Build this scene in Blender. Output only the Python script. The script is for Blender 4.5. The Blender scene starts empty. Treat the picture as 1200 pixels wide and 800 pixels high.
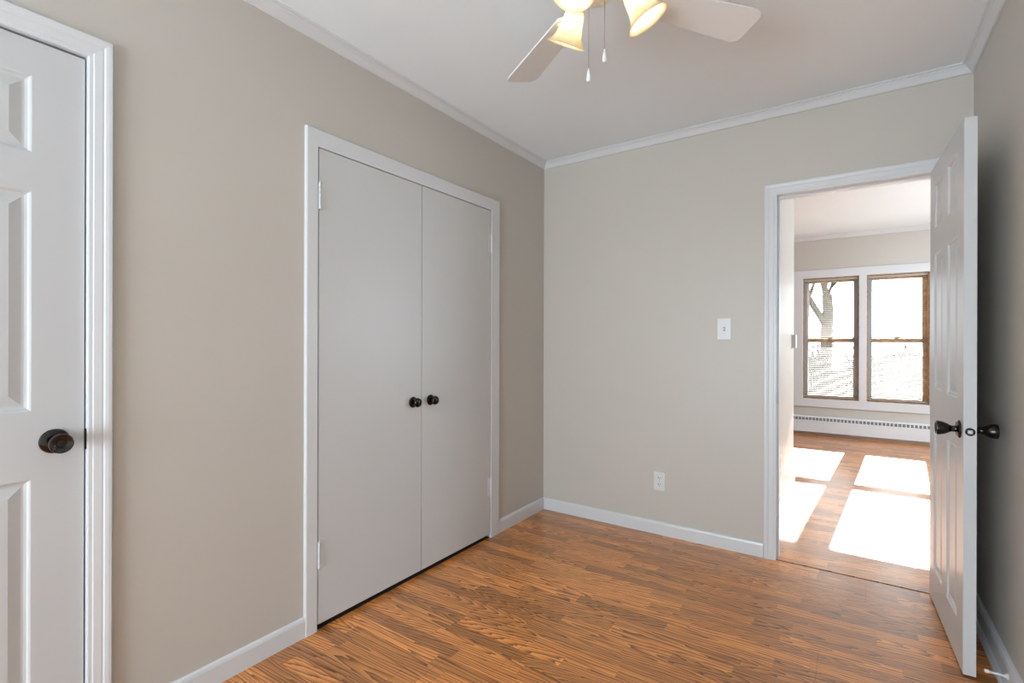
import bpy, bmesh, math, random
from mathutils import Vector, Matrix
random.seed(4)
C = bpy.context.scene.collection
PI = math.pi

# ---------------------------------------------------------------- room sizes (metres)
L, R, D, CEIL = -1.838, .4635, 3.087, 2.49       # left wall, right wall, far wall of the bedroom, ceiling
REAR = -2.40
FAR = 7.6                                        # window wall of the next room
CEIL2 = 2.60
WT = .115

# ---------------------------------------------------------------- camera
cam_data = bpy.data.cameras.new('camera')
cam = bpy.data.objects.new('camera', cam_data); C.objects.link(cam)
cam_data.sensor_width = 36.0
cam_data.lens = 580.3 * 36 / 1200
cam_data.shift_y = .8 / 1200
cam_data.clip_start = .02; cam_data.clip_end = 300
cam.matrix_world = (Matrix.Translation((0, 0, 1.2)) @ Matrix.Rotation(math.radians(34.43), 4, 'Z')
                    @ Matrix.Rotation(PI/2, 4, 'X') @ Matrix.Rotation(math.radians(.15), 4, 'Z'))
bpy.context.scene.camera = cam

# ---------------------------------------------------------------- world, sun, added fill lights, exposure
vs = bpy.context.scene.view_settings
vs.view_transform = 'Standard'; vs.look = 'None'; vs.gamma = 1; vs.use_curve_mapping = False
vs.exposure = -0.05
W = bpy.data.worlds.new('sky'); bpy.context.scene.world = W; W.use_nodes = True
bg = W.node_tree.nodes['Background']
bg.inputs[0].default_value = (.88, .94, 1, 1); bg.inputs[1].default_value = 6.0

def lamp(name, kind, energy, color, loc, direction, **kw):
    d = bpy.data.lights.new(name, kind); d.energy = energy; d.color = color
    for k, v in kw.items(): setattr(d, k, v)
    o = bpy.data.objects.new(name, d); C.objects.link(o); o.location = loc
    o.rotation_euler = Vector(direction).to_track_quat('-Z', 'Y').to_euler()
    return o
lamp('sun', 'SUN', 38, (1, .97, .96), (0, 20, 8), (-.0714, -1, -.464), angle=math.radians(.5))
# added fill light at an unseen bedroom window, tilted up to brighten the ceiling
lamp('window_daylight', 'AREA', 118, (.765, .885, 1), (-.95, REAR - .02, 1.02), (.12, 1, .50),
     shape='RECTANGLE', size=1.46, size_y=1.46)
# added fill light that brightens the next room, set in its unseen side wall
lamp('next_room_daylight', 'AREA', 100, (.72, .87, 1), (2.75, 5.6, 1.45), (-1, 0, -.05),
     shape='RECTANGLE', size=2.0, size_y=1.3)

# ---------------------------------------------------------------- materials
def mat(name, color, rough=.5, metal=0, spec=.5, **kw):
    m = bpy.data.materials.new(name); m.use_nodes = True
    b = m.node_tree.nodes['Principled BSDF']
    b.inputs['Base Color'].default_value = (*color, 1)
    b.inputs['Roughness'].default_value = rough
    b.inputs['Metallic'].default_value = metal
    b.inputs['Specular IOR Level'].default_value = spec
    for k, v in kw.items(): b.inputs[k].default_value = v
    return m
def nodes(m): return m.node_tree.nodes, m.node_tree.links, m.node_tree.nodes['Principled BSDF']
def paint(name, color, rough, bump=.02, scale=350, vary=.015, spec=.5):
    m = mat(name, color, rough, spec=spec); n, l, b = nodes(m)
    tc = n.new('ShaderNodeTexCoord')
    nz = n.new('ShaderNodeTexNoise'); nz.inputs['Scale'].default_value = scale
    l.new(tc.outputs['Object'], nz.inputs['Vector'])
    bp = n.new('ShaderNodeBump'); bp.inputs['Strength'].default_value = bump; bp.inputs['Distance'].default_value = .002
    l.new(nz.outputs[0], bp.inputs['Height']); l.new(bp.outputs[0], b.inputs['Normal'])
    n2 = n.new('ShaderNodeTexNoise'); n2.inputs['Scale'].default_value = 3; l.new(tc.outputs['Object'], n2.inputs['Vector'])
    mx = n.new('ShaderNodeMixRGB')
    mx.inputs[1].default_value = (*[c*(1-vary) for c in color], 1)
    mx.inputs[2].default_value = (*[min(1, c*(1+vary)) for c in color], 1)
    l.new(n2.outputs[0], mx.inputs[0]); l.new(mx.outputs[0], b.inputs['Base Color'])
    return m

M = {}
M['wall'] = paint('greige_wall_paint', (.568, .532, .480), .42, .05, 220, spec=.4)
M['ceiling'] = paint('white_ceiling_paint', (.86, .91, .94), .8, .05, 160)
M['trim'] = paint('white_trim_paint', (.685, .695, .71), .3, .015, 60)
M['door'] = paint('white_door_paint', (.58, .585, .59), .3, .02, 60)
M['flush'] = paint('white_flush_door_paint', (.60, .60, .595), .38, .02, 60)
M['knob'] = mat('black_nickel', (.055, .054, .052), .13, 1)
M['knob_dark'] = mat('dark_bronze', (.035, .032, .03), .18, .9)
M['dark'] = mat('dark_gap', (.01, .008, .006), .9)
M['plastic'] = mat('white_plastic', (.72, .73, .73), .35)
M['slot'] = mat('slot_dark', (.03, .03, .03), .6)
M['steel'] = mat('brushed_steel', (.5, .5, .5), .3, 1)
M['heater'] = paint('white_heater_enamel', (.72, .73, .745), .35, .01, 60)
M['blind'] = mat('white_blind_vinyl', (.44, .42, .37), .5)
M['track'] = mat('grey_vinyl_track', (.42, .43, .45), .5)
M['rubber'] = mat('white_rubber', (.8, .8, .78), .6)
M['fan'] = mat('white_fan_enamel', (.80, .80, .80), .35)
M['chain'] = mat('chain_metal', (.35, .34, .32), .35, 1)
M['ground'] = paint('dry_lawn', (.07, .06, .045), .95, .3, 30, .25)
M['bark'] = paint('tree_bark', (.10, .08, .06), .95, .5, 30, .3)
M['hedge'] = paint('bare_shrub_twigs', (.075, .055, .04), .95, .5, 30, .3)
M['screen_frame'] = mat('grey_aluminium', (.5, .5, .5), .5, .6)

def wood_trim():
    m = mat('honey_oak', (.62, .33, .13), .4); n, l, b = nodes(m)
    tc = n.new('ShaderNodeTexCoord'); mp = n.new('ShaderNodeMapping'); mp.inputs['Scale'].default_value = (6, 60, 6)
    nz = n.new('ShaderNodeTexNoise'); nz.inputs['Scale'].default_value = 4
    l.new(tc.outputs['Object'], mp.inputs[0]); l.new(mp.outputs[0], nz.inputs['Vector'])
    r = n.new('ShaderNodeValToRGB'); r.color_ramp.elements[0].color = (.30, .16, .07, 1); r.color_ramp.elements[1].color = (.52, .32, .17, 1)
    r.color_ramp.elements[0].position = .3; r.color_ramp.elements[1].position = .7
    l.new(nz.outputs[0], r.inputs[0]); l.new(r.outputs[0], b.inputs['Base Color'])
    return m
M['oak'] = wood_trim()

def floor_mat():
    """three-strip oak laminate: strips run along x, each strip staves of random length, cathedral grain"""
    m = mat('oak_laminate', (.4, .2, .1), .3); n, l, b = nodes(m)
    def math_(op, a, c=None, d=None):
        k = n.new('ShaderNodeMath'); k.operation = op
        for i, v in enumerate((a, c, d)):
            if v is None: continue
            if isinstance(v, (int, float)): k.inputs[i].default_value = v
            else: l.new(v, k.inputs[i])
        return k.outputs[0]
    def comb(x, y, z):
        k = n.new('ShaderNodeCombineXYZ')
        for i, v in enumerate((x, y, z)):
            if isinstance(v, (int, float)): k.inputs[i].default_value = v
            else: l.new(v, k.inputs[i])
        return k.outputs[0]
    def white(v):
        k = n.new('ShaderNodeTexWhiteNoise'); k.noise_dimensions = '3D'; l.new(v, k.inputs['Vector']); return k
    def noise(v, scale=1, detail=2, rough=.5):
        k = n.new('ShaderNodeTexNoise'); k.inputs['Scale'].default_value = scale; k.inputs['Detail'].default_value = detail
        k.inputs['Roughness'].default_value = rough; l.new(v, k.inputs['Vector']); return k.outputs[0]
    geo = n.new('ShaderNodeNewGeometry'); sp = n.new('ShaderNodeSeparateXYZ'); l.new(geo.outputs['Position'], sp.inputs[0])
    X, Y = sp.outputs[0], sp.outputs[1]
    SW = .0640
    yr = math_('DIVIDE', math_('ADD', Y, 20.02), SW); row = math_('FLOOR', yr); fy = math_('FRACT', yr)
    rr = white(comb(row, 3.1, 0)).outputs['Value']
    ln = math_('MULTIPLY_ADD', rr, .16, .34)
    xr = math_('DIVIDE', math_('ADD', math_('ADD', X, 30), math_('MULTIPLY', rr, 7.7)), ln)
    col = math_('FLOOR', xr); fx = math_('FRACT', xr)
    cell = white(comb(row, col, 1.7))
    cv = cell.outputs['Value']; cc = n.new('ShaderNodeSeparateColor'); l.new(cell.outputs['Color'], cc.inputs[0])
    n_val = white(comb(row, col, 6.3)).outputs['Value']
    # cathedral grain: contour lines of a stretched noise field, shifted per stave
    gx = math_('ADD', math_('MULTIPLY', X, 2.4), math_('MULTIPLY', cc.outputs[0], 41))
    gy = math_('ADD', math_('MULTIPLY', Y, 26), math_('MULTIPLY', cc.outputs[1], 37))
    f1 = noise(comb(gx, gy, math_('MULTIPLY', cv, 9)), 1, 2, .5)
    # parabolic arches: k*(v-v0)^2 + b*u, bent by the noise
    v_ = math_('SUBTRACT', math_('MULTIPLY', math_('SUBTRACT', fy, .5), SW), math_('MULTIPLY', math_('SUBTRACT', cc.outputs[0], .5), .13))
    arch = math_('MULTIPLY', math_('SQRT', math_('ADD', math_('MULTIPLY', v_, v_), .00003)), math_('MULTIPLY_ADD', cc.outputs[1], 45, 48))
    sgn = math_('MULTIPLY_ADD', math_('GREATER_THAN', cv, .5), 2, -1)
    run = math_('MULTIPLY', math_('MULTIPLY', X, math_('MULTIPLY_ADD', math_('POWER', cc.outputs[2], 2.5), 15, 2.5)), sgn)
    wob = noise(comb(math_('MULTIPLY', X, 9), math_('MULTIPLY', Y, 150), cv), 1, 2)
    ph = math_('ADD', math_('ADD', math_('ADD', arch, run), math_('MULTIPLY', f1, 3.4)), math_('MULTIPLY', wob, .28))
    ring = math_('FRACT', ph)
    ring = math_('POWER', ring, 1.35)
    pores = noise(comb(math_('MULTIPLY', X, 7), math_('MULTIPLY', Y, 260), 0), 1, 3)
    ramp = n.new('ShaderNodeValToRGB'); e = ramp.color_ramp
    e.elements[0].position = 0; e.elements[0].color = (.760, .315, .085, 1)
    e.elements[1].position = 1; e.elements[1].color = (.150, .042, .009, 1)
    k = e.elements.new(.45); k.color = (.630, .232, .056, 1)
    l.new(ring, ramp.inputs[0])
    def hsv(c, v, s=1.0):
        h = n.new('ShaderNodeHueSaturation'); l.new(c, h.inputs['Color'])
        if isinstance(v, float): h.inputs['Value'].default_value = v
        else: l.new(v, h.inputs['Value'])
        h.inputs['Saturation'].default_value = s
        return h.outputs[0]
    c = hsv(ramp.outputs[0], math_('MULTIPLY_ADD', n_val, .62, .66), 1.0)
    c = hsv(c, math_('MULTIPLY_ADD', pores, .8, .63))
    # seams: faint between strips and staves, clearer at every third strip
    def edge(fr, w): return math_('LESS_THAN', math_('MINIMUM', fr, math_('SUBTRACT', 1, fr)), w)
    seam = math_('MAXIMUM', edge(fy, .010), edge(fx, .0018))
    row3 = math_('LESS_THAN', math_('MODULO', row, 3), .5)
    big = math_('MULTIPLY', row3, math_('LESS_THAN', fy, .028))
    plank = math_('FLOOR', math_('DIVIDE', row, 3)); pr = white(comb(plank, 8.8, 0)).outputs['Value']
    px = math_('FRACT', math_('DIVIDE', math_('ADD', math_('ADD', X, 40), math_('MULTIPLY', pr, 5)), 1.28))
    big = math_('MAXIMUM', big, math_('LESS_THAN', px, .0016))
    mx = n.new('ShaderNodeMixRGB'); mx.blend_type = 'MULTIPLY'; mx.inputs[2].default_value = (.6, .5, .42, 1)
    l.new(math_('MAXIMUM', math_('MULTIPLY', seam, .35), math_('MULTIPLY', big, .9)), mx.inputs[0]); l.new(c, mx.inputs[1])
    l.new(mx.outputs[0], b.inputs['Base Color'])
    bp = n.new('ShaderNodeBump'); bp.inputs['Strength'].default_value = .1; bp.inputs['Distance'].default_value = .0006
    hh = math_('MULTIPLY', big, -1.2)
    l.new(hh, bp.inputs['Height']); l.new(bp.outputs[0], b.inputs['Normal'])
    b.inputs['Roughness'].default_value = .30
    b.inputs['Specular IOR Level'].default_value = .6
    b.inputs['Coat Weight'].default_value = .40; b.inputs['Coat Roughness'].default_value = .24
    return m
M['floor'] = floor_mat()

def glass_mat():
    m = bpy.data.materials.new('window_glass'); m.use_nodes = True; n = m.node_tree.nodes; l = m.node_tree.links; n.clear()
    o = n.new('ShaderNodeOutputMaterial'); t = n.new('ShaderNodeBsdfTransparent'); g = n.new('ShaderNodeBsdfGlossy')
    g.inputs['Roughness'].default_value = .02; t.inputs[0].default_value = (.95, .97, .96, 1)
    f = n.new('ShaderNodeFresnel'); f.inputs[0].default_value = 1.3
    mx = n.new('ShaderNodeMixShader'); l.new(f.outputs[0], mx.inputs[0]); l.new(t.outputs[0], mx.inputs[1]); l.new(g.outputs[0], mx.inputs[2])
    l.new(mx.outputs[0], o.inputs[0]); return m
M['glass'] = glass_mat()
def shade_mat():
    m = bpy.data.materials.new('frosted_amber_glass'); m.use_nodes = True; n = m.node_tree.nodes; l = m.node_tree.links; n.clear()
    o = n.new('ShaderNodeOutputMaterial'); t = n.new('ShaderNodeBsdfTranslucent'); d = n.new('ShaderNodeBsdfPrincipled')
    tc = n.new('ShaderNodeTexCoord'); nz = n.new('ShaderNodeTexNoise'); nz.inputs['Scale'].default_value = 22; nz.inputs['Distortion'].default_value = 1.5
    l.new(tc.outputs['Object'], nz.inputs['Vector'])
    r = n.new('ShaderNodeValToRGB'); r.color_ramp.elements[0].color = (.90, .78, .50, 1); r.color_ramp.elements[1].color = (.95, .89, .70, 1)
    r.color_ramp.elements[0].position = .35; r.color_ramp.elements[1].position = .6
    l.new(nz.outputs[0], r.inputs[0]); l.new(r.outputs[0], t.inputs[0]); l.new(r.outputs[0], d.inputs['Base Color'])
    d.inputs['Roughness'].default_value = .25
    mx = n.new('ShaderNodeMixShader'); mx.inputs[0].default_value = .5; l.new(t.outputs[0], mx.inputs[1]); l.new(d.outputs[0], mx.inputs[2])
    l.new(mx.outputs[0], o.inputs[0]); return m
M['shade'] = shade_mat()
def emit(name, color, s):
    m = bpy.data.materials.new(name); m.use_nodes = True; n = m.node_tree.nodes; l = m.node_tree.links; n.clear()
    o = n.new('ShaderNodeOutputMaterial'); e = n.new('ShaderNodeEmission'); e.inputs[0].default_value = (*color, 1); e.inputs[1].default_value = s
    l.new(e.outputs[0], o.inputs[0]); return m
M['bulb'] = emit('lit_bulb', (1, .92, .82), 120)

# ---------------------------------------------------------------- mesh helpers
class MB:
    def __init__(s): s.bm = bmesh.new()
    def box(s, x0, x1, y0, y1, z0, z1):
        v = [s.bm.verts.new(p) for p in ((x0,y0,z0),(x1,y0,z0),(x1,y1,z0),(x0,y1,z0),(x0,y0,z1),(x1,y0,z1),(x1,y1,z1),(x0,y1,z1))]
        for f in ((0,3,2,1),(4,5,6,7),(0,1,5,4),(1,2,6,5),(2,3,7,6),(3,0,4,7)): s.bm.faces.new([v[i] for i in f])
        return s
    def loft(s, rings, close_ring=True, cap=True):
        vs_ = [[s.bm.verts.new(p) for p in r] for r in rings]
        n = len(vs_[0])
        for a, b in zip(vs_, vs_[1:]):
            for i in range(n if close_ring else n-1):
                j = (i+1) % n
                try: s.bm.faces.new((a[i], a[j], b[j], b[i]))
                except ValueError: pass
        if cap:
            for r in (vs_[0], vs_[-1]):
                try: s.bm.faces.new(r)
                except ValueError: pass
        return s
    def lathe(s, prof, origin=(0,0,0), axis=(0,0,1), seg=40, cap=True):
        a = Vector(axis).normalized(); q = a.to_track_quat('Z', 'Y'); o = Vector(origin)
        rings = [[o + q @ Vector((max(r,1e-5)*math.cos(2*PI*i/seg), max(r,1e-5)*math.sin(2*PI*i/seg), t)) for i in range(seg)] for r, t in prof]
        return s.loft(rings, True, cap)
    def tube(s, pts, r, seg=12):
        pts = [Vector(p) for p in pts]; rings = []
        rs = r if isinstance(r, (list, tuple)) else [r]*len(pts)
        for i, p in enumerate(pts):
            d = (pts[min(i+1, len(pts)-1)] - pts[max(i-1, 0)]).normalized()
            up = Vector((0,0,1)) if abs(d.z) < .9 else Vector((1,0,0))
            u = d.cross(up).normalized(); v = u.cross(d)
            rings.append([p + rs[i]*(math.cos(2*PI*k/seg)*u + math.sin(2*PI*k/seg)*v) for k in range(seg)])
        return s.loft(rings)
    def build(s, name, m, parent=None, bevel=0, smooth=False, kind=None, loc=None):
        bmesh.ops.recalc_face_normals(s.bm, faces=s.bm.faces)
        me = bpy.data.meshes.new(name); s.bm.to_mesh(me); s.bm.free()
        me.materials.append(m)
        o = bpy.data.objects.new(name, me); C.objects.link(o)
        if parent: o.parent = parent
        if smooth:
            for f in me.polygons: f.use_smooth = True
            me.set_sharp_from_angle(angle=math.radians(35))
        if bevel:
            b = o.modifiers.new('bevel', 'BEVEL'); b.width = bevel; b.segments = 2; b.limit_method = 'ANGLE'
            b.harden_normals = False
        if kind: o['kind'] = kind
        if loc: o.location = loc
        return o
def B(*a): return MB().box(*a)
def empty(name, loc=(0,0,0), rz=0, **props):
    o = bpy.data.objects.new(name, None); C.objects.link(o); o.location = loc; o.rotation_euler = (0,0,rz); o.empty_display_size = .1
    for k, v in props.items(): o[k] = v
    return o
def tag(o, label, category, group=None, kind=None):
    o['label'] = label; o['category'] = category
    if group: o['group'] = group
    if kind: o['kind'] = kind
    return o
def prism(profile, p0, p1, out, up=(0,0,1), m0=0, m1=0):
    """extrude a profile [(out, up)] from p0 to p1; m0/m1 shear the ends per unit of 'out'-or-'up' for mitres"""
    p0, p1, o, u = Vector(p0), Vector(p1), Vector(out), Vector(up); d = (p1-p0).normalized()
    r0 = [p0 + o*a + u*b + d*(m0*a if not isinstance(m0, tuple) else m0[0]*a + m0[1]*b) for a, b in profile]
    r1 = [p1 + o*a + u*b - d*(m1*a if not isinstance(m1, tuple) else m1[0]*a + m1[1]*b) for a, b in profile]
    return r0, r1

# ---------------------------------------------------------------- structure: floors, walls, ceilings
def wall_y(name, x0, x1, y0, y1, z0, z1, holes, m=None):
    """wall running along x (holes are x0,x1,z0,z1)"""
    xs = sorted({x0, x1, *[h[0] for h in holes], *[h[1] for h in holes]}); w = MB()
    for a, b in zip(xs, xs[1:]):
        hs = [h for h in holes if h[0] <= a + 1e-6 and h[1] >= b - 1e-6]
        if not hs: w.box(a, b, y0, y1, z0, z1)
        for h in hs:
            if h[2] > z0 + 1e-6: w.box(a, b, y0, y1, z0, h[2])
            if h[3] < z1 - 1e-6: w.box(a, b, y0, y1, h[3], z1)
    bmesh.ops.remove_doubles(w.bm, verts=w.bm.verts, dist=1e-5)
    return w.build(name, m or M['wall'], kind='structure')
def wall_x(name, x0, x1, y0, y1, z0, z1, holes, m=None):
    ys = sorted({y0, y1, *[h[0] for h in holes], *[h[1] for h in holes]}); w = MB()
    for a, b in zip(ys, ys[1:]):
        hs = [h for h in holes if h[0] <= a + 1e-6 and h[1] >= b - 1e-6]
        if not hs: w.box(x0, x1, a, b, z0, z1)
        for h in hs:
            if h[2] > z0 + 1e-6: w.box(x0, x1, a, b, z0, h[2])
            if h[3] < z1 - 1e-6: w.box(x0, x1, a, b, h[3], z1)
    bmesh.ops.remove_doubles(w.bm, verts=w.bm.verts, dist=1e-5)
    return w.build(name, m or M['wall'], kind='structure')

X2L, X2R = -2.6, 2.7                              # next room extents
GAP = D - .003
B(L-1.0, R+WT, REAR-WT, GAP, -.10, 0).build('floor_bedroom', M['floor'], kind='structure')
B(X2L-WT, X2R+WT, GAP+.015, FAR+.13, -.10, 0).build('floor_next_room', M['floor'], kind='structure')
B(X2L-WT, X2R+WT, REAR-WT, FAR+.13, -.14, -.101).build('floor_underlay', M['dark'], kind='structure')
B(L-1.0, R+WT, REAR-WT, D+.02, CEIL, CEIL+.1).build('ceiling_bedroom', M['ceiling'], kind='structure')
B(X2L-WT, X2R+WT, D+WT-.02, FAR+.13, CEIL2, CEIL2+.1).build('ceiling_next_room', M['ceiling'], kind='structure')

# finished openings, dark sheet painting shade onto the closet floor
CL0, CL1, CLT = 1.238, 2.436, 2.008               # closet (y, y, top)
LD0, LD1, LDT = -.285, .489, 2.027                # left door
DW0, DW1, DWT = -.342, .352, 2.017                # doorway (x, x, top)
J = .018
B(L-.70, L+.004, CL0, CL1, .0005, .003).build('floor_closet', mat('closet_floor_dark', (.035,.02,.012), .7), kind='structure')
wall_x('wall_left', L-WT, L, REAR-WT, D, 0, CEIL+.1, [(LD0-J, LD1+J, 0, LDT+J), (CL0-J, CL1+J, 0, CLT+J)])
wall_x('wall_right', R, R+WT, REAR-WT, D, 0, CEIL+.1, [])
wall_y('wall_back', X2L-WT, X2R+WT, D, D+WT, 0, CEIL2+.1, [(DW0-J, DW1+J, 0, DWT+J)])
RW = (-1.68, -.22, .29, 1.75)
wall_y('wall_rear', L, R, REAR-WT, REAR, 0, CEIL+.1, [RW])
# closet and left-door recesses (closed shells behind the doors)
wall_x('wall_closet', L-.75, L-.75+.05, 1.0, 2.75, 0, CEIL, [])
wall_y('wall_closet_side', L-.70, L-WT, 1.05, 1.10, 0, CEIL, [])
wall_y('wall_closet_far', L-.70, L-WT, 2.65, 2.70, 0, CEIL, [])
wall_x('wall_passage', L-.75, L-.70, -.55, .80, 0, CEIL, [])
wall_y('wall_passage_side', L-.70, L-WT, -.50, -.45, 0, CEIL, [])
wall_y('wall_passage_far', L-.70, L-WT, .70, .75, 0, CEIL, [])

# next room
WO = (-.530, .760, .470, 2.048)
wall_y('wall_window', X2L, X2R, FAR, FAR+.13, 0, CEIL2, [WO])
wall_x('wall_next_left', X2L-WT, X2L, D+WT, FAR+.13, 0, CEIL2, [])
wall_x('wall_next_right', X2R, X2R+WT, D+WT, FAR+.13, 0, CEIL2, [(4.6, 6.6, .8, 2.1)])
STX, STY = -.410, 4.889
B(STX-.115, STX, D+WT, STY, 0, CEIL2).build('wall_partition', M['wall'], kind='structure')

# ---------------------------------------------------------------- trims
BASE = [(0,0), (.013,0), (.013,.066), (.010,.076), (.005,.081), (0,.081)]
def base(name, p0, p1, out, m0=0, m1=0, prof=BASE):
    w = MB(); w.loft(list(prism(prof, p0, p1, out, m0=m0, m1=m1))); return w.build(name, M['trim'], kind='structure')
base('baseboard_left', (L, LD1+.058, 0), (L, CL0-.054, 0), (1,0,0))
base('baseboard_left_corner', (L, CL1+.085, 0), (L, D, 0), (1,0,0), 0, 1)
base('baseboard_left_rear', (L, REAR, 0), (L, LD0-.058, 0), (1,0,0))
base('baseboard_back', (L, D, 0), (DW0-.062, D, 0), (0,-1,0), 1, 0)
BR = [(0,0), (.033,0), (.031,.010), (.025,.017), (.016,.020), (.016,.074), (.012,.086), (.006,.094), (0,.096)]
base('baseboard_right', (R, REAR, 0), (R, D, 0), (-1,0,0), 0, 0, BR)
base('baseboard_rear', (L, REAR, 0), (R, REAR, 0), (0,1,0))
base('baseboard_partition', (STX, D+WT, 0), (STX, STY, 0), (1,0,0), 0, 0)

CH = CEIL - 2.447
CROWN = [(0,-CH), (.007,-CH), (.011,-CH+.003), (.016,-CH*.75), (.026,-CH*.42), (.033,-CH*.30), (.034,-CH*.20), (.041,-CH*.17), (.045,-CH*.08), (.045,0), (0,0)]
def crown(name, p0, p1, out, z, prof=CROWN):
    w = MB(); p0 = (*p0, z); p1 = (*p1, z)
    w.loft(list(prism(prof, p0, p1, out, m0=1, m1=1))); return w.build(name, M['trim'], kind='structure')
crown('crown_trim_left', (L, REAR), (L, D), (1,0,0), CEIL)
crown('crown_trim_back', (L, D), (R, D), (0,-1,0), CEIL)
crown('crown_trim_right', (R, REAR), (R, D), (-1,0,0), CEIL)
crown('crown_trim_rear', (L, REAR), (R, REAR), (0,1,0), CEIL)
CR2 = [(a*1.3, b*1.3) for a, b in CROWN]
crown('crown_trim_window_wall', (X2L, FAR), (X2R, FAR), (0,-1,0), CEIL2, CR2)
w = MB(); w.loft(list(prism(CR2, (STX, D+WT, CEIL2), (STX, STY, CEIL2), (1,0,0)))); w.build('crown_trim_partition', M['trim'], kind='structure')

# door casings: profile across the width (u from the opening outward), t = thickness
def casing_prof(wd, t, plain=False):
    if plain: return [(0,0), (0,t*.85), (.003,t), (wd-.004,t), (wd,t*.8), (wd,0)]
    return [(0,0), (0,t*.52), (.003,t*.60), (.011,t*.62), (.014,t*.72), (.032,t*.80), (.036,t*.78), (.040,t*.92), (wd-.010,t), (wd-.003,t), (wd,t*.85), (wd,0)]
def casing(name, a0, a1, top, wl, wr, wt, t, mapf, plain=False, sill=None):
    """frame on a wall; mapf(a, z, out) -> xyz. wl/wr/wt widths of the left leg, right leg, head"""
    w = MB(); z0 = 0 if sill is None else sill
    def leg(pts):
        return [mapf(*p) for p in pts]
    pl, prr, pt = casing_prof(wl, t, plain), casing_prof(wr, t, plain), casing_prof(wt, t, plain)
    for prof, a, sg, sw in ((pl, a0, -1, wl), (prr, a1, 1, wr)):
        zb = 0 if sill is None else sill
        r0 = leg([(a + sg*u, zb - (u*wt/sw if sill is not None else 0), h) for u, h in prof])
        r1 = leg([(a + sg*u, top + u*wt/sw, h) for u, h in prof])
        w.loft([r0, r1])
    r0 = leg([(a0 - u*wl/wt, top + u, h) for u, h in pt]); r1 = leg([(a1 + u*wr/wt, top + u, h) for u, h in pt])
    w.loft([r0, r1])
    if sill is not None:
        r0 = leg([(a0 - u*wl/wt, sill - u, h) for u, h in pt]); r1 = leg([(a1 + u*wr/wt, sill - u, h) for u, h in pt])
        w.loft([r0, r1])
    return w.build(name, M['trim'], kind='structure')
onleft = lambda a, z, h: (L + h, a, z)
onback = lambda a, z, h: (a, D - h, z)
onfar = lambda a, z, h: (a, FAR - h, z)
onback2 = lambda a, z, h: (a, D + WT + h, z)
casing('trim_1', LD0, LD1, LDT, .058, .058, .060, .018, onleft)
t_cl = casing('trim_2', CL0, CL1, CLT, .054, .085, .072, .016, onleft, plain=True)
casing('trim_3', DW0, DW1, DWT, .060, .060, .060, .018, onback)
casing('trim_4', DW0, DW1, DWT, .060, .060, .060, .018, onback2)
# jambs with stop strips
def jamb_y(name, x0, x1, top, y0, y1, sy0, sy1):
    w = MB(); w.box(x0-J, x0, y0, y1, 0, top+J); w.box(x1, x1+J, y0, y1, 0, top+J); w.box(x0, x1, y0, y1, top, top+J)
    w.box(x0, x0+.010, sy0, sy1, 0, top); w.box(x1-.010, x1, sy0, sy1, 0, top); w.box(x0+.010, x1-.010, sy0, sy1, top-.010, top)
    return w.build(name, M['trim'], bevel=.0015, kind='structure')
jd = jamb_y('trim_5', DW0, DW1, DWT, D-.001, D+WT+.001, D+.042, D+.078)
def jamb_x(name, y0, y1, top, x0, x1, sx0, sx1):
    w = MB(); w.box(x0, x1, y0-J, y0, 0, top+J); w.box(x0, x1, y1, y1+J, 0, top+J); w.box(x0, x1, y0, y1, top, top+J)
    w.box(sx0, sx1, y0, y0+.010, 0, top); w.box(sx0, sx1, y1-.010, y1, 0, top); w.box(sx0, sx1, y0+.010, y1-.010, top-.010, top)
    return w.build(name, M['trim'], bevel=.0015, kind='structure')
jl = jamb_x('trim_6', LD0, LD1, LDT, L-WT, L+.001, L-.075, L-.048)
jc = jamb_x('trim_7', CL0, CL1, CLT, L-WT, L+.001, L-.045, L-.020)
# strike plates belong to the jambs
B(DW0, DW0+.0015, D+.008, D+.034, .865, .925).build('strike_plate', M['steel'], jd, bevel=.0004)
w = MB(); w.box(L-.035, L+.0025, LD1-.0016, LD1-.0002, .885, .945); w.box(L+.0012, L+.0035, LD1-.0035, LD1+.008, .888, .942)
w.build('strike_plate', M['knob_dark'], jl)

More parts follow.
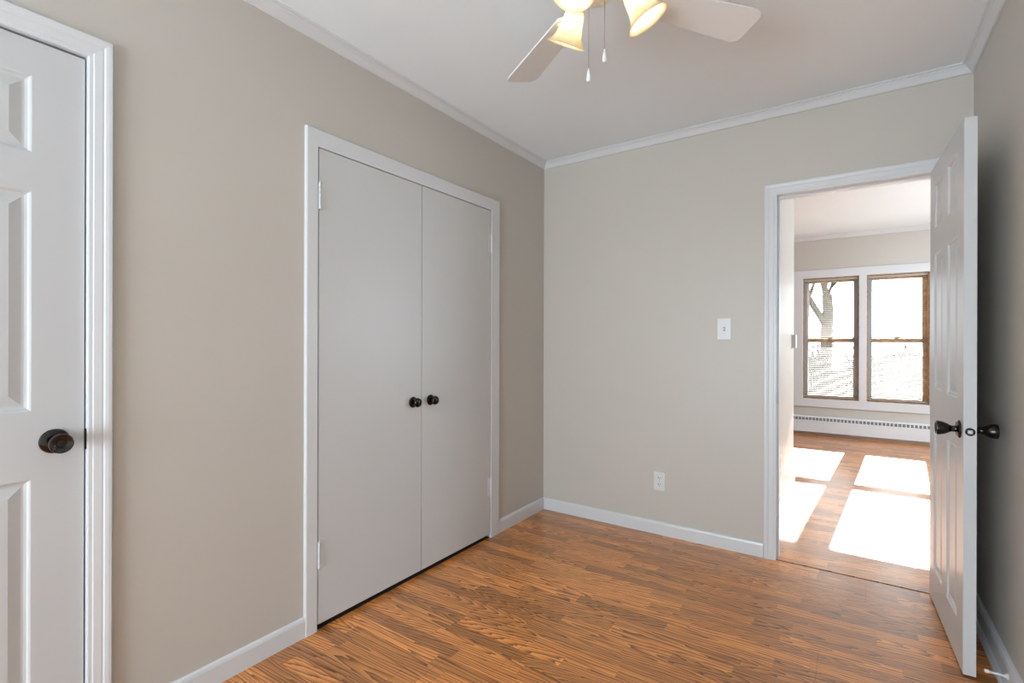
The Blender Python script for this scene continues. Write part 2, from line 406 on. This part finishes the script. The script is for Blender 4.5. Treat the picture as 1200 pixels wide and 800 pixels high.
# ---------------------------------------------------------------- six-panel doors
def rect_face(w, P, x0, x1, z0, z1, steps):
    """nested rectangles: steps = [(inset, depth)]; P(x, z, depth) -> point"""
    rings = [[P(x0+i, z0+i, d), P(x1-i, z0+i, d), P(x1-i, z1-i, d), P(x0+i, z1-i, d)] for i, d in steps]
    vv = [[w.bm.verts.new(p) for p in r] for r in rings]
    for a, b in zip(vv, vv[1:]):
        for i in range(4): w.bm.faces.new((a[i], a[(i+1)%4], b[(i+1)%4], b[i]))
    w.bm.faces.new(vv[-1])
STEPS = [(0,0), (.004,.002), (.007,.0080), (.013,.0105), (.018,.0105), (.044,.0030), (.045,.0030)]
def panel_door(name, wd, ht, th, stile, mull, rows, m, **props):
    """hinge edge at x=0, leaf along +x, y from 0 to th, z up"""
    w = MB()
    cols = [(stile, (wd-mull)/2), ((wd+mull)/2, wd-stile)]
    xs = [0, cols[0][0], cols[0][1], cols[1][0], cols[1][1], wd]
    zs = [0]
    for r in rows: zs += list(r)
    zs.append(ht)
    for side in (0, 1):
        P = (lambda x, z, d: (x, d, z)) if side == 0 else (lambda x, z, d: (x, th-d, z))
        for i in range(5):
            for j in range(len(zs)-1):
                if i in (1, 3) and j % 2 == 1: rect_face(w, P, xs[i], xs[i+1], zs[j], zs[j+1], STEPS)
                else: rect_face(w, P, xs[i], xs[i+1], zs[j], zs[j+1], [(0,0)])
    for a, b in zip(xs, xs[1:]):
        for z in (0, ht): w.bm.faces.new([w.bm.verts.new(p) for p in ((a,0,z),(b,0,z),(b,th,z),(a,th,z))])
    for a, b in zip(zs, zs[1:]):
        for x in (0, wd): w.bm.faces.new([w.bm.verts.new(p) for p in ((x,0,a),(x,0,b),(x,th,b),(x,th,a))])
    bmesh.ops.remove_doubles(w.bm, verts=w.bm.verts, dist=1e-5)
    o = w.build(name, m, bevel=0)
    for k, v in props.items(): o[k] = v
    return o
ROSE = [(0,0), (.033,0), (.034,.002), (.032,.006), (.026,.009), (.014,.011), (0,.011)]
KNOB = [(0,.010), (.0125,.010), (.0115,.014), (.0115,.022), (.014,.028), (.019,.036), (.0235,.046), (.0260,.056), (.0268,.064), (.0262,.067), (.0235,.068), (.018,.065), (.011,.0625), (.010,.0640), (.004,.0645), (0,.0645)]
def door_knob(parent, x, z, y, dy, m, button=False):
    k = MB().lathe(KNOB, (x, y, z), (0, dy, 0)).build('door_knob', m, parent, smooth=True)
    MB().lathe(ROSE, (x, y, z), (0, dy, 0)).build('rose', m, k, smooth=True)
    if button:
        MB().lathe([(0,.064), (.0022,.064), (.0022,.071), (.0015,.073), (0,.073)], (x, y, z), (0, dy, 0), 16).build('lock_button', m, k, smooth=True)
    return k

# door_1: far-left closed door (hinges out of the frame). leaf runs along y; visible face towards +x
d1 = panel_door('door_1', LD1-LD0-.007, 2.011, .035, .113, .100, [(.155,.815), (1.000,1.600), (1.705,1.915)], M['door'], kind='structure')
d1.location = (L-.050, LD0+.003, .008); d1.rotation_euler = (0,0,PI/2); d1.location.x = L-.004
tag(d1, 'closed white six-panel door at the far left with dark round knob', 'door')
# local +x -> world +y ; local +y -> world -x ; face y=0 is the visible one
door_knob(d1, LD1-LD0-.006-.066, .912, 0, -1, M['knob'])

# door_4: open bedroom door, hinged on the right jamb
d4 = panel_door('door_4', .686, 2.005, .036, .105, .095, [(.155,.800), (.985,1.600), (1.715,1.920)], M['door'], kind='structure')
ang = math.radians(-90 + 2.0)
d4.location = (.310, D-.006, .008); d4.rotation_euler = (0, 0, ang)
# local +x -> world -y (slightly +x) ; local +y -> world +x ; y=0 face looks to -x (seen)
tag(d4, 'open white six-panel door standing in front of the right wall', 'door')
door_knob(d4, .686-.062, .874, 0, -1, M['knob'])
door_knob(d4, .686-.062, .874, .036, 1, M['knob_dark'], button=True)
lp = MB().lathe([(0,0), (.0145,0), (.0145,.0012), (.013,.0018), (.0095,.0012), (0,.0012)], (.686, .018, .874), (1,0,0), 28).build('latch_plate', M['knob_dark'], d4, smooth=True)
B(.686, .695, .011, .025, .867, .881).build('latch_bolt', M['steel'], lp, bevel=.002)
for z in (.20, 1.0, 1.80):
    h = MB().lathe([(0,-.045), (.006,-.045), (.006,.045), (0,.045)], (-.003, .040, z), (0,0,1), 14).build('hinge', M['steel'], d4, smooth=True)

# closet doors: flush slabs with small dark knobs and painted hinges
def closet_leaf(name, y0, y1, knob_y, hinge_y, sg, label):
    xf = L + .0135
    w = B(xf-.028, xf, y0, y1, .025, CLT-.004); o = w.build(name, M['flush'], bevel=.0015, kind='structure')
    tag(o, label, 'door')
    ro = [(0,0), (.0270,0), (.0275,.003), (.024,.007), (.016,.010), (.009,.011), (0,.011)]
    kn = [(0,.009), (.009,.009), (.0085,.018), (.012,.022), (.0195,.026), (.0232,.032), (.0232,.037), (.0205,.043), (.014,.047), (.006,.0485), (0,.0485)]
    k = MB().lathe(kn, (xf, knob_y, .896), (1,0,0)).build('door_knob', M['knob_dark'], o, smooth=True)
    MB().lathe(ro, (xf, knob_y, .896), (1,0,0)).build('rose', M['knob_dark'], k, smooth=True)
    for zc in (.315, 1.806):
        w = MB()
        for k in range(5):
            w.lathe([(0, 0), (.0050, 0), (.0050, .0205), (0, .0205)], (L+.0235 if False else xf+.0062, hinge_y, zc-.055+.022*k), (0,0,1), 14)
        w.lathe([(0,0), (.003,.001), (.0036,.004), (0,.006)], (xf+.0062, hinge_y, zc+.055), (0,0,1), 12)
        h = w.build('hinge', M['trim'], o, smooth=True)
        B(xf, xf+.0022, min(hinge_y, hinge_y+sg*.026), max(hinge_y, hinge_y+sg*.026), zc-.055, zc+.055).build('hinge_leaf', M['trim'], h, bevel=.0006)
    return o
SPL = 1.8405
closet_leaf('door_2', CL0+.004, SPL-.002, SPL-.062, CL0+.004, 1, 'flush white closet door on the left of the pair')
closet_leaf('door_3', SPL+.002, CL1-.004, SPL+.064, CL1-.004, -1, 'flush white closet door on the right of the pair')

# ---------------------------------------------------------------- far windows
YS = FAR + .068                                   # sash plane
fr = MB()
MX0, MX1 = .078, .156                             # mullion
wins = [(WO[0], MX0), (MX1, WO[1])]
casing('trim_8', WO[0], WO[1], WO[3], .112, .112, .106, .020, onfar, plain=True, sill=WO[2])
B(MX0, MX1, FAR-.020, FAR+.13, WO[2], WO[3]).build('trim_9', M['trim'], bevel=.002, kind='structure')
for n_, (a, b) in enumerate(wins, 1):
    z0, z1 = WO[2], WO[3]; t = .012
    w = MB()                                      # oak liner of the opening
    w.box(a, a+t, FAR+.001, FAR+.128, z0, z1); w.box(b-t, b, FAR+.001, FAR+.128, z0, z1)
    w.box(a+t, b-t, FAR+.001, FAR+.128, z1-t, z1); w.box(a+t, b-t, FAR+.001, FAR+.128, z0, z0+t)
    win = w.build(f'window_{n_}', M['oak'], bevel=.001, kind='structure')
    side = 'left' if n_ == 1 else 'right'
    tag(win, f'{side} double-hung oak window of the sunny room, behind its white blind', 'window')
    ix0, ix1, iz0, iz1 = a+t, b-t, z0+t, z1-t
    mid = 1.240
    for nm, yy, lo, hi, bot, top_ in (('lower_sash', YS, iz0, mid+.034, .060, .066), ('upper_sash', YS+.034, mid-.032, iz1, .052, .045)):
        s_ = MB(); st = .046
        s_.box(ix0, ix0+st, yy, yy+.030, lo, hi); s_.box(ix1-st, ix1, yy, yy+.030, lo, hi)
        s_.box(ix0+st, ix1-st, yy, yy+.030, lo, lo+bot); s_.box(ix0+st, ix1-st, yy, yy+.030, hi-top_, hi)
        so = s_.build(nm, M['oak'], win, bevel=.002)
        B(ix0+st, ix1-st, yy+.012, yy+.016, lo+bot, hi-top_).build('pane', M['glass'], so)
    for tx0, tx1 in ((ix0, ix0+.040),) + (((ix1-.040, ix1),) if n_ == 1 else ()):
        B(tx0, tx1, FAR+.048, FAR+.066, iz0, iz1).build('jamb_track', M['track'], win, bevel=.002)  # grey strips added over the oak stiles, painting their shaded look
    lk = MB(); cx = (ix0+ix1)/2
    lk.box(cx-.028, cx+.028, YS+.004, YS+.026, mid+.034, mid+.040); lk.tube([(cx-.02, YS+.012, mid+.044), (cx+.026, YS+.014, mid+.046)], .006, 10)
    lk.build('sash_lock', M['steel'], win, bevel=.001)

# blinds hung inside each opening
def make_blind(a, b, label):
    r = empty('window_blind', ((a+b)/2, FAR+.028, WO[2]), label=label, category='blind', group='white mini blinds on the far windows')
    hw = (b-a)/2 - .014; H = WO[3]-WO[2]
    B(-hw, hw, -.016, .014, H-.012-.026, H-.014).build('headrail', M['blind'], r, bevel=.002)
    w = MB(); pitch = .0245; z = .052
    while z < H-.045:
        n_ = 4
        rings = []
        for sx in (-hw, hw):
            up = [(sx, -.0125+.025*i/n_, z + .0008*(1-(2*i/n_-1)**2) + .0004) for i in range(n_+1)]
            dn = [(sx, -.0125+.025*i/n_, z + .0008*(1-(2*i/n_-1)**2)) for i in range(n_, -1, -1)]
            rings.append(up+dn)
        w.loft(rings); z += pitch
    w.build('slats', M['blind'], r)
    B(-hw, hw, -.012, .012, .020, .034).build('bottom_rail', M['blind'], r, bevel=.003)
    w = MB()
    for x in (-hw+.09, hw-.09):
        for y in (-.0135, .0135): w.tube([(x, y, .03), (x, y, H-.03)], .0007, 6)
    w.build('ladder_cord', M['blind'], r)
    w = MB().tube([(-hw+.055, -.021, H-.03), (-hw+.055, -.022, H-.50)], .0035, 8)
    w.build('tilt_wand', mat('grey_wand_plastic', (.42, .42, .42), .4), r, smooth=True)
    return r
make_blind(*wins[0], 'white mini blind in the left of the two windows')
make_blind(*wins[1], 'white mini blind in the right of the two windows')

# unseen rear window behind the camera, added to hold the bedroom fill light
w = MB(); a, b, z0, z1 = RW
w.box(a, a+.04, REAR-.09, REAR-.04, z0, z1); w.box(b-.04, b, REAR-.09, REAR-.04, z0, z1)
w.box(a+.04, b-.04, REAR-.09, REAR-.04, z0, z0+.04); w.box(a+.04, b-.04, REAR-.09, REAR-.04, z1-.04, z1)
w.box((a+b)/2-.02, (a+b)/2+.02, REAR-.09, REAR-.04, z0+.04, z1-.04)
win3 = w.build('window_3', M['trim'], bevel=.002, kind='structure')
casing('trim_10', a, b, z1, .06, .06, .06, .018, lambda p, z, h: (p, REAR+h, z), sill=z0)

B(a+.04, b-.04, REAR-.068, REAR-.063, z0+.04, z1-.04).build('pane', M['glass'], win3)
# unseen side window, added as a frame around the next room's fill light
w = MB(); xa, xb, ya, yb, za, zb = X2R+.066, X2R+.105, 4.6, 6.6, .8, 2.1
w.box(xa, xb, ya, ya+.05, za, zb); w.box(xa, xb, yb-.05, yb, za, zb); w.box(xa, xb, ya+.05, yb-.05, za, za+.05); w.box(xa, xb, ya+.05, yb-.05, zb-.05, zb)
w.box(xa, xb, 5.575, 5.625, za+.05, zb-.05)
win4 = w.build('window_4', M['trim'], bevel=.002, kind='structure')
B(xa+.017, xa+.022, ya+.05, yb-.05, za+.05, zb-.05).build('pane', M['glass'], win4)

# ---------------------------------------------------------------- baseboard heater
HX0, HX1 = -1.6, 1.6
hz0, hz1, hy = .034, .246, FAR - .001
bh = empty('baseboard_heater', (0, hy, 0), label='long white baseboard heater with slotted grille under the two windows', category='heater')
prof = [(0,.004), (.060,.004), (.066,.010), (.066,.160), (.062,.198), (.052,.210), (.012,.212), (0,.212)]
w = MB()
w.loft([[(HX0, -u, hz0+v) for u, v in prof], [(HX1, -u, hz0+v) for u, v in prof]])
w.build('cover', M['heater'], bh, smooth=True)
w = MB(); x = HX0+.03; zb = hz0+.162
while x < HX1-.03:                                # louvre slots: small pairs of dark blocks
    for k in range(2):
        for q in range(2):
            xx = x + k*.013; zz = zb + q*.018
            w.box(xx, xx+.0105, -.0675+(.0020 if q else .0), -.0600, zz, zz+.0145)
    x += .0385
w.build('louvre_slots', M['slot'], bh)
for x in (HX0, HX1): B(x-.02 if x < 0 else x-.002, x+.002 if x < 0 else x+.02, -.069, 0, 0, hz1+.002).build('end_cap', M['heater'], bh, bevel=.003)
base('baseboard_window', (X2L, FAR, 0), (HX0-.02, FAR, 0), (0,-1,0))

# ---------------------------------------------------------------- switch, outlet, thermostat, door stop
r = empty('light_switch', (-.6125, D, 1.280), label='white toggle light switch plate on the wall beside the doorway', category='light switch')
B(-.038, .038, -.006, 0, -.062, .062).build('cover_plate', M['plastic'], r, bevel=.002)
w = MB(); w.box(-.0052, .0052, -.0063, -.005, -.012, .012); w.build('toggle_slot', mat('grey_slot', (.28, .28, .27), .5), r)
w = MB(); w.loft([[(-.004, -.006, -.009), (.004, -.006, -.009), (.004, -.006, .002), (-.004, -.006, .002)], [(-.003, -.016, -.001), (.003, -.016, -.001), (.003, -.016, .006), (-.003, -.016, .006)]])
w.build('toggle', M['plastic'], r, bevel=.001)
for z in (.030, -.030):
    MB().lathe([(0,0), (.0032,0), (.0028,.001), (0,.0012)], (0, -.006, z), (0,-1,0), 14).build('screw', M['plastic'], r, smooth=True)
r = empty('wall_outlet', (-.990, D, .332), label='white duplex outlet low on the wall left of the doorway', category='outlet')
B(-.036, .036, -.006, 0, -.058, .058).build('cover_plate', M['plastic'], r, bevel=.002)
for zc in (.020, -.020):
    f = MB().lathe([(0,0), (.0165,0), (.0160,.0018), (0,.002)], (0, -.006, zc), (0,-1,0), 28).build('receptacle', M['plastic'], r, smooth=True)
    w = MB(); w.box(-.0078, -.0052, -.0086, -.0070, zc-.003, zc+.008); w.box(.0052, .0078, -.0086, -.0070, zc-.002, zc+.007)
    w.lathe([(0,0), (.0026,0), (.0026,.0008), (0,.0008)], (0, -.0079, zc-.009), (0,-1,0), 12)
    w.build('socket_slots', M['slot'], f)
MB().lathe([(0,0), (.0032,0), (.0028,.001), (0,.0012)], (0, -.006, 0), (0,-1,0), 14).build('screw', M['steel'], r, smooth=True)

r = empty('thermostat', (STX, 4.76, 1.213), label='small white wall thermostat box near the end of the hall partition', category='thermostat')
B(0, .006, -.062, .062, -.062, .062).build('back_plate', M['plastic'], r, bevel=.001)
B(.006, .030, -.055, .055, -.055, .055).build('cover', M['steel'], r, bevel=.003)
r = empty('wall_outlet', (STX, 3.91, .363), label='white outlet low on the sunlit hall partition wall', category='outlet')
B(0, .006, -.036, .036, -.058, .058).build('cover_plate', M['plastic'], r, bevel=.002)
for zc in (.020, -.020):
    MB().lathe([(0,0), (.0165,0), (.0160,.0018), (0,.002)], (.006, 0, zc), (1,0,0), 24).build('receptacle', M['plastic'], r, smooth=True)

r = empty('door_stop', (R-.016, 2.375, .052), label='short white rod door stop sticking out of the right baseboard', category='door stop')
MB().lathe([(0,0), (.011,0), (.011,.003), (.007,.006), (.005,.010), (0,.010)], (0,0,0), (-1,0,0), 20).build('base_flange', M['trim'], r, smooth=True)
MB().tube([(-.006, 0, 0), (-.050, 0, 0)], .0038, 12).build('rod', M['trim'], r, smooth=True)
MB().lathe([(0,0), (.0055,0), (.0060,.003), (.0060,.010), (.0040,.0125), (0,.0130)], (-.048,0,0), (-1,0,0), 18).build('rubber_tip', M['rubber'], r, smooth=True)
# ---------------------------------------------------------------- ceiling fan with light kit
FX, FY = -.640, 1.385
fan = empty('ceiling_fan', (FX, FY, 0), label='white ceiling fan with bell glass lights and pull chains', category='ceiling fan')
MB().lathe([(0,CEIL), (.068,CEIL), (.070,CEIL-.01), (.062,CEIL-.04), (.03,CEIL-.062), (0,CEIL-.062)]).build('canopy', M['fan'], fan, smooth=True)
MB().lathe([(0,CEIL-.05), (.013,CEIL-.05), (.013,2.39), (0,2.39)], seg=20).build('downrod', M['fan'], fan, smooth=True)
MB().lathe([(0,2.405), (.03,2.405), (.075,2.395), (.098,2.370), (.100,2.330), (.092,2.305), (.060,2.290), (0,2.290)]).build('motor_housing', M['fan'], fan, smooth=True)
MB().lathe([(0,2.292), (.052,2.292), (.056,2.284), (.056,2.258), (.045,2.246), (.020,2.240), (.008,2.237), (0,2.236)]).build('light_fitter', M['fan'], fan, smooth=True)
BLADE_Z = 2.275
for k, deg in enumerate((53, 147, 233, 325)):
    th = math.radians(deg)
    q = Matrix.Rotation(th, 4, 'Z')
    pitch = Matrix.Rotation(math.radians(-12), 4, 'X')
    def bl(x, y, z): 
        v = pitch @ Vector((0, y, z)); return (q @ Vector((x, v.y, BLADE_Z + v.z)))[:]
    out = []
    r0, r1, w0, w1 = .160, .585, .050, .068
    n_ = 14
    pts = [(r0, -w0), (r1-.035, -w1)] + [(r1-.035+.035*math.sin(a_), -w1+.030-.030*math.cos(a_)) for a_ in [PI/2*i/5 for i in range(1,6)]]
    pts += [(r1, w1-.030)] + [(r1-.035+.035*math.cos(a_), w1-.030+.030*math.sin(a_)) for a_ in [PI/2*i/5 for i in range(1,6)]] + [(r0, w0), (r0-.012, w0-.02), (r0-.012, -w0+.02)]
    w = MB(); w.loft([[bl(x, y, -.003) for x, y in pts], [bl(x, y, .003) for x, y in pts]])
    bo = w.build('blade', M['fan'], fan, bevel=.001)
    br = [(.075,-.016), (.12,-.012), (.150,-.030), (.185,-.040), (.205,-.028), (.198,-.010), (.225,0), (.198,.010), (.205,.028), (.185,.040), (.150,.030), (.12,.012), (.075,.016)]
    w = MB(); w.loft([[bl(x, y, -.0085) for x, y in br], [bl(x, y, -.0035) for x, y in br]])
    w.build('blade_bracket', M['fan'], bo, bevel=.001)
# three bell shades
for th in (3, 120, 236):
    az = math.radians(th) + math.radians(34.43)
    h = Vector((math.cos(az), math.sin(az), 0)); ax = (h*math.sin(math.radians(32)) + Vector((0,0,-1))*math.cos(math.radians(32))).normalized()
    o = Vector((0,0,2.275)) + h*.100
    MB().tube([Vector((0,0,2.252)) + h*.03, Vector((0,0,2.284)) + h*.07, o - ax*.012, o + ax*.012], .012, 14).build('shade_arm', M['fan'], fan, smooth=True)
    outer = [(.020,.004), (.026,.008), (.031,.020), (.034,.040), (.037,.060), (.043,.080), (.053,.096), (.063,.106), (.067,.109)]
    inner = [(r_-.003, t_) for r_, t_ in reversed(outer)]
    s = MB().lathe(outer+inner, o, ax, 44, cap=False).build('lamp_shade', M['shade'], fan, smooth=True)
    MB().lathe([(0,-.006), (.022,-.006), (.024,.004), (.024,.018), (0,.018)], o, ax, 24).build('shade_cap', M['fan'], s, smooth=True)
    MB().lathe([(0,.018), (.010,.020), (.013,.034), (.020,.050), (.022,.062), (.018,.074), (.009,.082), (0,.084)], o, ax, 20).build('bulb', M['bulb'], s, smooth=True)
# pull chains
for px, py, zb in ((-.020, -.014, 1.990), (.022, .008, 2.046)):
    w = MB(); w.tube([(px, py, 2.244), (px, py, zb+.040)], .0010, 8)
    z = zb+.042
    while z < 2.236: w.lathe([(0,0), (.0015,.0008), (.0015,.0022), (0,.003)], (px, py, z), (0,0,1), 6); z += .0048
    c_ = w.build('pull_chain', M['chain'], fan, smooth=True)
    MB().lathe([(0,0), (.0045,.0005), (.0066,.003), (.0072,.010), (.0060,.022), (.0038,.034), (.0016,.041), (0,.042)], (px, py, zb), (0,0,1), 20).build('pull_fob', M['plastic'], c_, smooth=True)

# ---------------------------------------------------------------- outdoors
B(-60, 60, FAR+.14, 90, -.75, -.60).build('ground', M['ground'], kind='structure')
def tree(loc, label, h, r, seed, lean=.1, levels=5):
    rnd = random.Random(seed); w = MB()
    def branch(p, d, ln, rad, lev):
        pts = [p]; rs = [rad]; q = p.copy(); dd = d.copy(); n_ = 5
        for i in range(n_):
            dd = (dd + Vector((rnd.uniform(-.14,.14), rnd.uniform(-.14,.14), rnd.uniform(-.06,.10)))).normalized()
            q = q + dd*ln/n_; pts.append(q.copy()); rs.append(rad*(1-.42*(i+1)/n_))
        w.tube(pts, rs, 8 if lev > 2 else 5)
        if lev == 0: return
        for k in range(3 if lev > 1 else 2):
            i = rnd.choice((3,4,5)) if k else 5
            a = rnd.uniform(0, 2*PI); sp = rnd.uniform(.45, .95)
            nd = (dd + Vector((math.cos(a)*sp, math.sin(a)*sp*.7, rnd.uniform(-.1,.35)))).normalized()
            branch(pts[i].copy(), nd, ln*rnd.uniform(.62,.82), rs[i]*rnd.uniform(.58,.74), lev-1)
    branch(Vector((0,0,0)), Vector((lean,0,1)).normalized(), h, r, levels)
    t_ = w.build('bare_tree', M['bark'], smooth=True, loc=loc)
    tag(t_, label, 'tree')
tree((-1.15, 30, -.6), 'bare forked tree seen through the left window blind', 4.3, .36, 11)
tree((10.5, 50, -.6), 'distant bare tree seen through the right window blind', 6.5, .30, 5, lean=-.35)
def hedge(name, x0, x1, y, h, seed, label):
    rnd = random.Random(seed); w = MB()
    for i in range(900):
        x = rnd.uniform(x0, x1); yy = y + rnd.uniform(-.7, .7); z = rnd.uniform(0, h*.45)
        a = rnd.uniform(0, 2*PI); tilt = rnd.uniform(.1, .7); ln = rnd.uniform(.5, 1.0)*(h-z)
        p = Vector((x, yy, z)); d = Vector((math.cos(a)*tilt, math.sin(a)*tilt, 1)).normalized()
        q = p + d*ln*.5; r_ = q + (d + Vector((rnd.uniform(-.3,.3), 0, 0))).normalized()*ln*.5
        w.tube([p, q, r_], [.035, .028, .012], 5)
    core = [( x0 + (x1-x0)*i/60, .55*h + .30*h*rnd.random()) for i in range(61)]
    w.loft([[(a_, y+dy, 0) for a_, _ in core] + [(a_, y+dy, z_) for a_, z_ in reversed(core)] for dy in (-.25, .25)])
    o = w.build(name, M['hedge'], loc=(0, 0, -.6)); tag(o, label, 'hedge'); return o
hedge('hedge', -5.5, 8.0, 17.0, 1.85, 3, 'tan winter hedge seen through the lower half of the windows')
